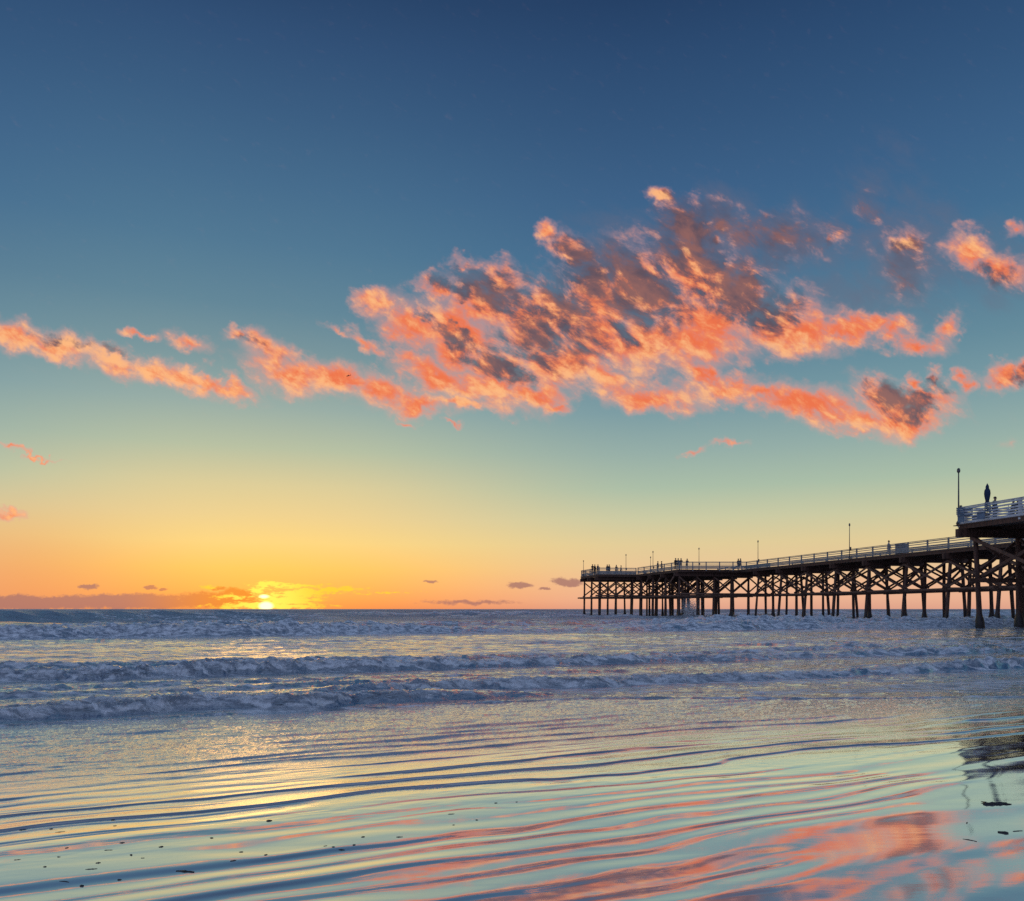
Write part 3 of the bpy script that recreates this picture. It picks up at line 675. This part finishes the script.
def person(pose, top, bottom):
    """figure 1.72 m tall, facing -Y; pose: stand, lean, walk, sit"""
    hz = 0.92; lean = 0.0; dzs = 0.0
    if pose == 'sit': hz = 0.50
    pel = Vector((0, 0, hz)); ly = {'lean': -0.14, 'walk': -0.03, 'sit': -0.04}.get(pose, 0)
    waist = pel+Vector((0, ly*.4, .16)); chest = pel+Vector((0, ly, .40)); neck = pel+Vector((0, ly*1.15, .56)); headb = pel+Vector((0, ly*1.3-.015, .63)); head = pel+Vector((0, ly*1.3-.02, .71)); crown = pel+Vector((0, ly*1.3-.01, .79))
    ch = [[(pel, .125), (waist, .115), (chest, .135), (neck, .055), (headb, .075), (head, .10), (crown, .075)]]
    arms = []; legs = []; feet = []
    for s in (-1, 1):
        sh = chest+Vector((.17*s, 0, .09))
        if pose == 'lean': el_ = sh+Vector((.05*s, -.16, -.20)); wr = el_+Vector((-.02*s, -.24, .03))
        elif pose == 'walk': el_ = sh+Vector((.03*s, .10*s, -.27)); wr = el_+Vector((0, .02*s-.10, -.23))
        elif pose == 'sit': el_ = sh+Vector((.04*s, -.08, -.25)); wr = el_+Vector((-.04*s, -.22, -.04))
        else: el_ = sh+Vector((.05*s, .02, -.28)); wr = el_+Vector((-.01*s, -.05, -.25))
        dv = (wr-el_).normalized(); side = Vector((-s, 0, 0))
        palm = wr+dv*.07
        arms.append([(chest, .135), (sh, .062), (el_, .042), (wr, .028)])
        ch.append([(chest, .135), (sh, .058), (el_, .038), (wr, .025), (palm, .030)])
        for k in range(4):
            off = Vector((0, 0, 1)).cross(dv)
            if off.length < .2: off = Vector((0, 1, 0))
            off.normalize(); b_ = palm+off*((k-1.5)*.018)+dv*.02
            ch.append([(palm, .030), (b_, .010), (b_+dv*(.035+.01*(k in (1, 2))), .008), (b_+dv*(.06+.012*(k in (1, 2)))+side*.015, .007)])
        ch.append([(wr, .025), (wr+dv*.03+side*.03+Vector((0, -.02, 0)), .011), (wr+dv*.065+side*.045+Vector((0, -.03, 0)), .009)])
        hp = pel+Vector((.09*s, 0, -.04))
        if pose == 'sit': kn = hp+Vector((.03*s, -.42, .02)); an = kn+Vector((0, .02, -.40))
        elif pose == 'walk': kn = hp+Vector((0, -.14*s-.04, -.42)); an = Vector((hp.x, kn.y+.05*(1 if s > 0 else 4), .08))
        else: kn = hp+Vector((.015*s, -.01, -.42)); an = Vector((hp.x+.02*s, .02, .08))
        toe = Vector((an.x+.02*s, an.y-.17, .035)); heel = Vector((an.x, an.y+.03, .04))
        ch.append([(pel, .125), (hp, .088), (kn, .056), (an, .036), (toe, .032)])
        legs.append([(pel, .135), (hp, .097), (kn, .066), (Vector(an)+Vector((0, 0, .04)), .052)])
    b = skinned('person', ch, skinm)
    arms_ = [[(waist, .135), (chest, .15), (neck-Vector((0, 0, .05)), .085)]]+[[(chest, .15)]+a[1:] for a in arms]
    arms_[0].insert(0, (pel+Vector((0, 0, .02)), .14))
    skinned('jacket', arms_, cloth[top], b); skinned('trousers', legs, cloth[bottom], b)
    mbh = MB(); c = head
    vs = []; fs = []; nl, nt_ = 10, 6
    for i in range(nt_+1):
        ph_ = math.pi*.62*i/nt_
        for j in range(nl):
            a_ = 2*math.pi*j/nl
            vs.append((c.x+math.sin(ph_)*math.cos(a_)*.105, c.y+.02+math.sin(ph_)*math.sin(a_)*.115, c.z+.035+math.cos(ph_)*.10-(.02 if math.sin(a_) < -.3 and i > 3 else 0)+(.04 if math.sin(a_) < -.3 and i > 4 else 0)))
    for i in range(nt_):
        for j in range(nl): fs.append((i*nl+j, (i+1)*nl+j, (i+1)*nl+(j+1) % nl, i*nl+(j+1) % nl))
    mbh.add(vs, fs); mbh.build('hair', hairm, b, smooth=True)
    # face: nose, brow-level eyes, mouth and ears as small pieces sunk in the head
    mf_ = MB(); mf_.tube([head+Vector((0, -.088, .015)), head+Vector((0, -.112, -.012)), head+Vector((0, -.09, -.02))], [.008, .013, .008], 6); mf_.build('nose', skinm, b)
    for s in (-1, 1):
        me_ = MB(); me_.tube([head+Vector((.036*s, -.086, .02)), head+Vector((.036*s, -.097, .02))], [.011, .006], 6); me_.build('eye', hairm, b)
        me_ = MB(); me_.tube([head+Vector((.098*s, .0, .02)), head+Vector((.108*s, .005, -.0)), head+Vector((.098*s, .0, -.03))], [.012, .018, .010], 6); me_.build('ear', skinm, b)
    me_ = MB(); me_.bar(head+Vector((-.022, -.093, -.045)), head+Vector((.022, -.093, -.045)), .01, .007); me_.build('mouth', cloth['brown'], b)
    return b
protos = {}
def place_person(pose, top, bottom, x, y, z, rz, label, group, sc=1.0):
    k = (pose, top, bottom)
    if k not in protos: o = protos[k] = person(*k)
    else: o = copy_tree(protos[k])
    o.location = (x, y, z); o.rotation_euler = (0, 0, rz); o.scale = (sc, sc, sc)
    tag(o, label, 'person', group)
G1 = 'people on the outermost pier platform'; G2 = 'people on the wide pier end'; G3 = 'people strolling on the narrow pier'; G4 = 'people on the near pier terrace'
zt = DZ+0.014
PL = [('lean','black','navy',592.3,G1,'person in black leaning on the railing nearest the pier tip',138.0,0.1),
 ('stand','black','black',594.8,G1,'person standing upright between two others near the pier tip',138.4,0.4),
 ('lean','grey','black',597.6,G1,'person in grey leaning on the rail just right of the pier tip trio centre',138.4,0.2),
 ('stand','black','navy',607.3,G1,'left one of the pair standing close together above the far piles',138.6,-0.5),
 ('stand','black','black',609.2,G1,'right one of the pair standing close together above the far piles',138.5,0.5),
 ('lean','black','black',616.0,G1,'lone person leaning low at the rail right of the standing pair',140.0,0.2),
 ('walk','grey','navy',620.8,G1,'lone walking person left of the far platform lamp post',141.5,1.5),
 ('stand','teal','black',657.8,G2,'person standing just right of the two close-set lamp posts',129.0,0.9),
 ('walk','black','navy',661.8,G2,'person walking apart, right of the two close-set lamp posts',129.0,-1.6),
 ('stand','black','black',675.6,G2,'tallest dark person at the left of the huddle on the pier corner',121.2,0.3),
 ('stand','grey','black',678.2,G2,'person in the middle of the huddle on the pier corner',121.6,-0.6),
 ('lean','black','navy',680.8,G2,'person bending at the right edge of the huddle on the pier corner',121.8,0.0),
 ('lean','navy','black',686.8,G2,'lone person leaning on the rail between huddle and landward lamp post',122.6,0.1),
 ('stand','black','black',738.3,G2,'left one of the couple standing at the inner corner of the railing',122.4,0.3),
 ('walk','navy','black',740.3,G2,'right one of the couple standing at the inner corner of the railing',122.0,0.6),
 ('walk','pale','pale',888.4,G3,'person in pale clothes strolling beside the grey storage box',90.0,1.4),
 ('stand','black','navy',995.0,G4,'dark haired person standing behind the white railing next to the folded parasol',54.0,0.4),
 ('sit','black','black',1012.3,G4,'left one of two people seated behind the white railing',53.0,1.0),
 ('sit','navy','black',1018.6,G4,'right one of two people seated behind the white railing',52.9,-1.0)]
bench_spots = []
for pose, tp, bt, px, grp, lb, Yv, rz in PL:
    x, y = at_px(px, Yv)
    z = zt
    if pose == 'sit': bench_spots.append((x, y, rz))
    place_person(pose, tp, bt, x, y, z, rz, lb, grp, 1.0 if px < 950 else 0.93 if pose == 'stand' else 1.0)
# chairs the seated pair use
chairm = simple('blue_grey_painted_wood', (0.16, 0.21, 0.27), 0.7, 0.2)
def chair():
    r = empty('chair')
    mb = MB(); mb.box((0, -.02, .44), (.44, .44, .04)); mb.build('seat', chairm, r)
    mb = MB()
    for k in range(4): mb.box((-.165+.11*k, .22, .70), (.085, .025, .46))
    mb.box((0, .22, .95), (.46, .03, .06)); mb.build('backrest', chairm, r)
    for sx in (-.2, .2):
        for sy in (-.22, .2):
            mb = MB(); mb.box((sx, sy, .21), (.045, .045, .42)); mb.build('leg', chairm, r)
    return r
ch0 = chair()
for i, (x, y, rz) in enumerate(bench_spots):
    o = ch0 if i == 0 else copy_tree(ch0)
    o.location = (x, y, zt-0.0); o.rotation_euler = (0, 0, rz)
    tag(o, ('blue-grey wooden chair under the left seated person', 'blue-grey wooden chair under the right seated person')[i], 'chair', 'chairs on the near pier terrace')
# benches behind the white railing
def bench():
    r = empty('bench')
    mb = MB()
    for k in range(4): mb.box((0, -.18+.12*k, .45), (1.5, .10, .035))
    mb.build('seat', chairm, r)
    mb = MB()
    for k in range(4): mb.box((0, .27, .58+.13*k), (1.5, .03, .10))
    mb.build('backrest', chairm, r)
    for sx in (-.66, .66):
        mb = MB(); mb.box((sx, .0, .215), (.07, .46, .43)); mb.build('leg', chairm, r)
        mb = MB(); mb.box((sx, .235, .70), (.06, .035, .62)); mb.build('back_post', chairm, r)
    return r
b0 = bench()
for i, (px, Yv, lb) in enumerate(((968, 55.1, 'blue-grey slatted bench at the white railing corner under the lamp post'), (983.5, 53.6, 'blue-grey slatted bench below the folded parasol'))):
    o = b0 if i == 0 else copy_tree(b0)
    x, y = at_px(px, Yv); o.location = (x, y, zt); o.rotation_euler = (0, 0, ang_v+rad(180 if i else 8)+rad(35)*i)
    tag(o, lb, 'bench', 'benches on the near pier terrace')
# folded parasol
para = empty('parasol', (*at_px(987.3, 54.6), zt))
tag(para, 'closed dark blue parasol standing behind the white pier railing', 'parasol')
mb = MB(); mb.tube([(0, 0, 0.06), (0, 0, 2.62)], [.025, .022], 8); mb.build('pole', steel, para)
mb = MB(); mb.tube([(0, 0, 0), (0, 0, .05), (0, 0, .16)], [.26, .26, .05], 14); mb.build('base', steel, para)
vs = []; fs = []; prof = [(2.62, .012), (2.54, .045), (2.44, .085), (2.34, .10), (2.30, .085), (2.15, .155), (1.95, .175), (1.75, .16), (1.55, .125), (1.42, .10), (1.36, .115), (1.24, .17), (1.22, .10)]
NL_ = 24
for z, r in prof:
    for j in range(NL_):
        a = 2*math.pi*j/NL_; rr = r*(1+.16*(1 if j % 3 == 0 else -.5)); vs.append((rr*math.cos(a), rr*math.sin(a), z))
for i in range(len(prof)-1):
    for j in range(NL_): fs.append((i*NL_+j, (i+1)*NL_+j, (i+1)*NL_+(j+1) % NL_, i*NL_+(j+1) % NL_))
mb = MB(); mb.add(vs, fs); mb.build('canopy', simple('navy_canvas', (.015, .035, .09), .8, .2), para, smooth=True)
mb = MB(); mb.tube([(0, 0, 1.38), (0, 0, 1.44)], [.115, .115], 14); mb.build('strap', cloth['black'], para)
# storage box by the rail
sb = empty('storage_box', (*at_px(901.5, 86.6), zt)); sb.rotation_euler = (0, 0, math.atan2(U.y, U.x))
tag(sb, 'plain grey storage box behind the narrow pier railing right of the pale dressed person', 'storage box')
gb = simple('grey_box_paint', (.27, .28, .30), .6, .12)
mb = MB(); mb.box((0, 0, .55), (1.2, .7, 1.0)); mb.build('body', gb, sb, bevel=.02)
mb = MB(); mb.box((0, 0, 1.085), (1.28, .78, .06)); mb.build('lid', gb, sb, bevel=.015)
for sx in (-.45, .45):
    mb = MB(); mb.box((sx, 0, .022), (.12, .6, .044)); mb.build('foot', steel, sb)

# ------------------------------------------------------------------ aeroplane far off in front of the clouds
pw_ = simple('aircraft_paint', (.06, .045, .05), .5, .1)
Yp = 1900.0
pl = empty('aeroplane', ((348.6-512)/F*Yp, Yp, (HOR-375.8)/F*Yp+CAMZ), rad(12)); pl.rotation_euler = (0, rad(-14), rad(12))
tag(pl, 'tiny dark aeroplane in front of the orange cloud streak', 'aeroplane')
mb = MB(); mb.tube([(-5.6, 0, 0), (-5, 0, 0), (-2, 0, .1), (2, 0, .25), (5, 0, .45)], [.2, .7, .95, .7, .15], 12); mb.build('fuselage', pw_, pl, smooth=True)
for s in (-1, 1):
    mb = MB(); mb.add([(-1.6, .6*s, .6), (.4, .6*s, .6), (-.2, 6.2*s, .9), (-1.2, 6.2*s, .9), (-1.6, .6*s, .85), (.4, .6*s, .75), (-.2, 6.2*s, .98), (-1.2, 6.2*s, .98)],
                      [(0, 1, 2, 3), (7, 6, 5, 4), (0, 4, 5, 1), (1, 5, 6, 2), (2, 6, 7, 3), (3, 7, 4, 0)]); mb.build('wing', pw_, pl)
mb = MB(); mb.box((4.6, 0, .5), (1.0, 4.2, .12)); mb.build('tailplane', pw_, pl)
mb = MB(); mb.add([(3.8, -.08, .5), (5.2, -.08, .5), (5.4, -.08, 2.2), (4.8, -.08, 2.2), (3.8, .08, .5), (5.2, .08, .5), (5.4, .08, 2.2), (4.8, .08, 2.2)], [(0, 1, 2, 3), (7, 6, 5, 4), (0, 4, 5, 1), (1, 5, 6, 2), (2, 6, 7, 3), (3, 7, 4, 0)]); mb.build('tail_fin', pw_, pl)

# ------------------------------------------------------------------ sea spray bursting round one pile
rs = np.random.RandomState(4)
mb = MB(); cx, cy = at_px(690, 122.0)
oct_v = [(1,0,0),(-1,0,0),(0,1,0),(0,-1,0),(0,0,1),(0,0,-1)]; oct_f = [(0,2,4),(2,1,4),(1,3,4),(3,0,4),(2,0,5),(1,2,5),(3,1,5),(0,3,5)]
for k in range(3200):
    a = rs.rand()**1.2; w = .5+1.1*a
    c = Vector((cx+rs.randn()*.55*w, cy+rs.randn()*.5*w, .2+a*3.0*(1-.25*abs(rs.randn())))); r = .025+.07*(1-a)*rs.rand()
    mb.add([c+Vector(v)*r for v in oct_v], oct_f)
tag(mb.build('sea_spray', simple('spray_white', (.8, .8, .8), .5, .05)), 'white spray thrown up around a pile', None, None, 'stuff')

# ------------------------------------------------------------------ kelp scraps on the wet sand
kelpm = simple('kelp', (.012, .011, .010), .45, .3, 30)
Hs = None
def surf(x, y):
    i = int(np.argmin(np.abs(rows-y))); j = int(np.argmin(np.abs(XX[i]-x))); return float(h[i, j])
def kelp(px, py, L_, ang, label, group, w=.012, blade=True, branches=0, sd=0):
    zc = 0.1
    for _ in range(5):
        Yv = (CAMZ-zc)*F/(py-HOR); x, y = at_px(px, Yv); zc = surf(x, y)
    rnd = random.Random(sd)
    mb = MB(); n = 9; pts = []; a = ang; p = Vector((-L_/2*math.cos(ang), -L_/2*math.sin(ang), 0))
    for k in range(n):
        pts.append(p.copy()); a += rnd.uniform(-.16, .16); p = p+Vector((math.cos(a), math.sin(a), 0))*(L_/(n-1))
    zs = surf(x, y)
    pts = [Vector((q.x, q.y, surf(x+q.x, y+q.y)-zs+w*.35)) for q in pts]
    mb.tube(pts, [w*(.35+math.sin(math.pi*(k+.5)/n))*rnd.uniform(.6, 1.2) for k in range(n)], 7, .5, sd)
    root = mb.build('seaweed', kelpm, smooth=True); root.location = (x, y, zs)
    for b in range(branches):
        q = pts[rnd.randint(1, n-2)]; aa = ang+rnd.choice((-1, 1))*rnd.uniform(.5, 1.2); l2 = L_*rnd.uniform(.2, .4)
        m2 = MB(); m2.tube([q, q+Vector((math.cos(aa), math.sin(aa), .01))*l2*.5, q+Vector((math.cos(aa+.4), math.sin(aa+.4), 0))*l2], [w*.5, w*.8, w*.2], 6, .4, sd+b)
        m2.build('frond', kelpm, root, smooth=True)
    tag(root, label, 'seaweed', group)
KG = 'kelp scraps on the wet sand'
kelp(995, 804, .16, .12, 'long black kelp strand on the wet sand below the near pier reflection', KG, .009, branches=4, sd=1)
kelp(1003, 833, .05, -.8, 'short curled kelp piece at the lower right edge of the wet sand', KG, .006, branches=2, sd=2)
kelp(1017, 831, .06, .3, 'thin kelp thread beside the short curled piece at lower right', KG, .002, sd=3)
kelp(966, 823, .03, 1.3, 'tiny upright kelp crumb above the thin kelp hook at right', KG, .003, sd=4)
kelp(971, 840, .07, 1.9, 'thin hook of kelp pointing away from the viewer at right', KG, .002, sd=5)
kelp(269, 821, .03, .2, 'stubby black kelp lump on the smooth yellow ripple left of centre', KG, .0045, branches=1, sd=6)
kelp(186, 871, .09, .15, 'longest thin kelp strip among the scraps at lower left', KG, .004, sd=7)
rnd = random.Random(12)
small = [(17,860),(23,830),(51,829),(45,867),(59,857),(66,848),(82,886),(98,863),(66,881),(114,820),(109,850),(132,855),(143,858),(120,880),(162,847),(122,843),
         (265,855),(326,846),(342,850),(354,845),(363,837),(400,837),(333,847),(452,814),(454,825),(476,820),(234,861),(241,852),(212,838),(495,803),(516,802),(92,869),(60,832),(115,826)]
for i, (px, py) in enumerate(small):
    kelp(px+rnd.uniform(-1, 1), py, rnd.uniform(.012, .022)*rnd.choice((1, 1, 1.6, 2.6)), rnd.uniform(-.1, .5), 'small dark kelp speck lying on the rippled wet sand', 'small kelp specks', rnd.uniform(.0014, .0034), sd=20+i)

# ------------------------------------------------------------------ render settings
S.render.engine = 'CYCLES'
S.cycles.max_bounces = 6; S.cycles.diffuse_bounces = 2; S.cycles.glossy_bounces = 4; S.cycles.transparent_max_bounces = 4
S.cycles.use_adaptive_sampling = True; S.cycles.adaptive_threshold = 0.015
S.cycles.use_denoising = False
S.cycles.sample_clamp_indirect = 4.0
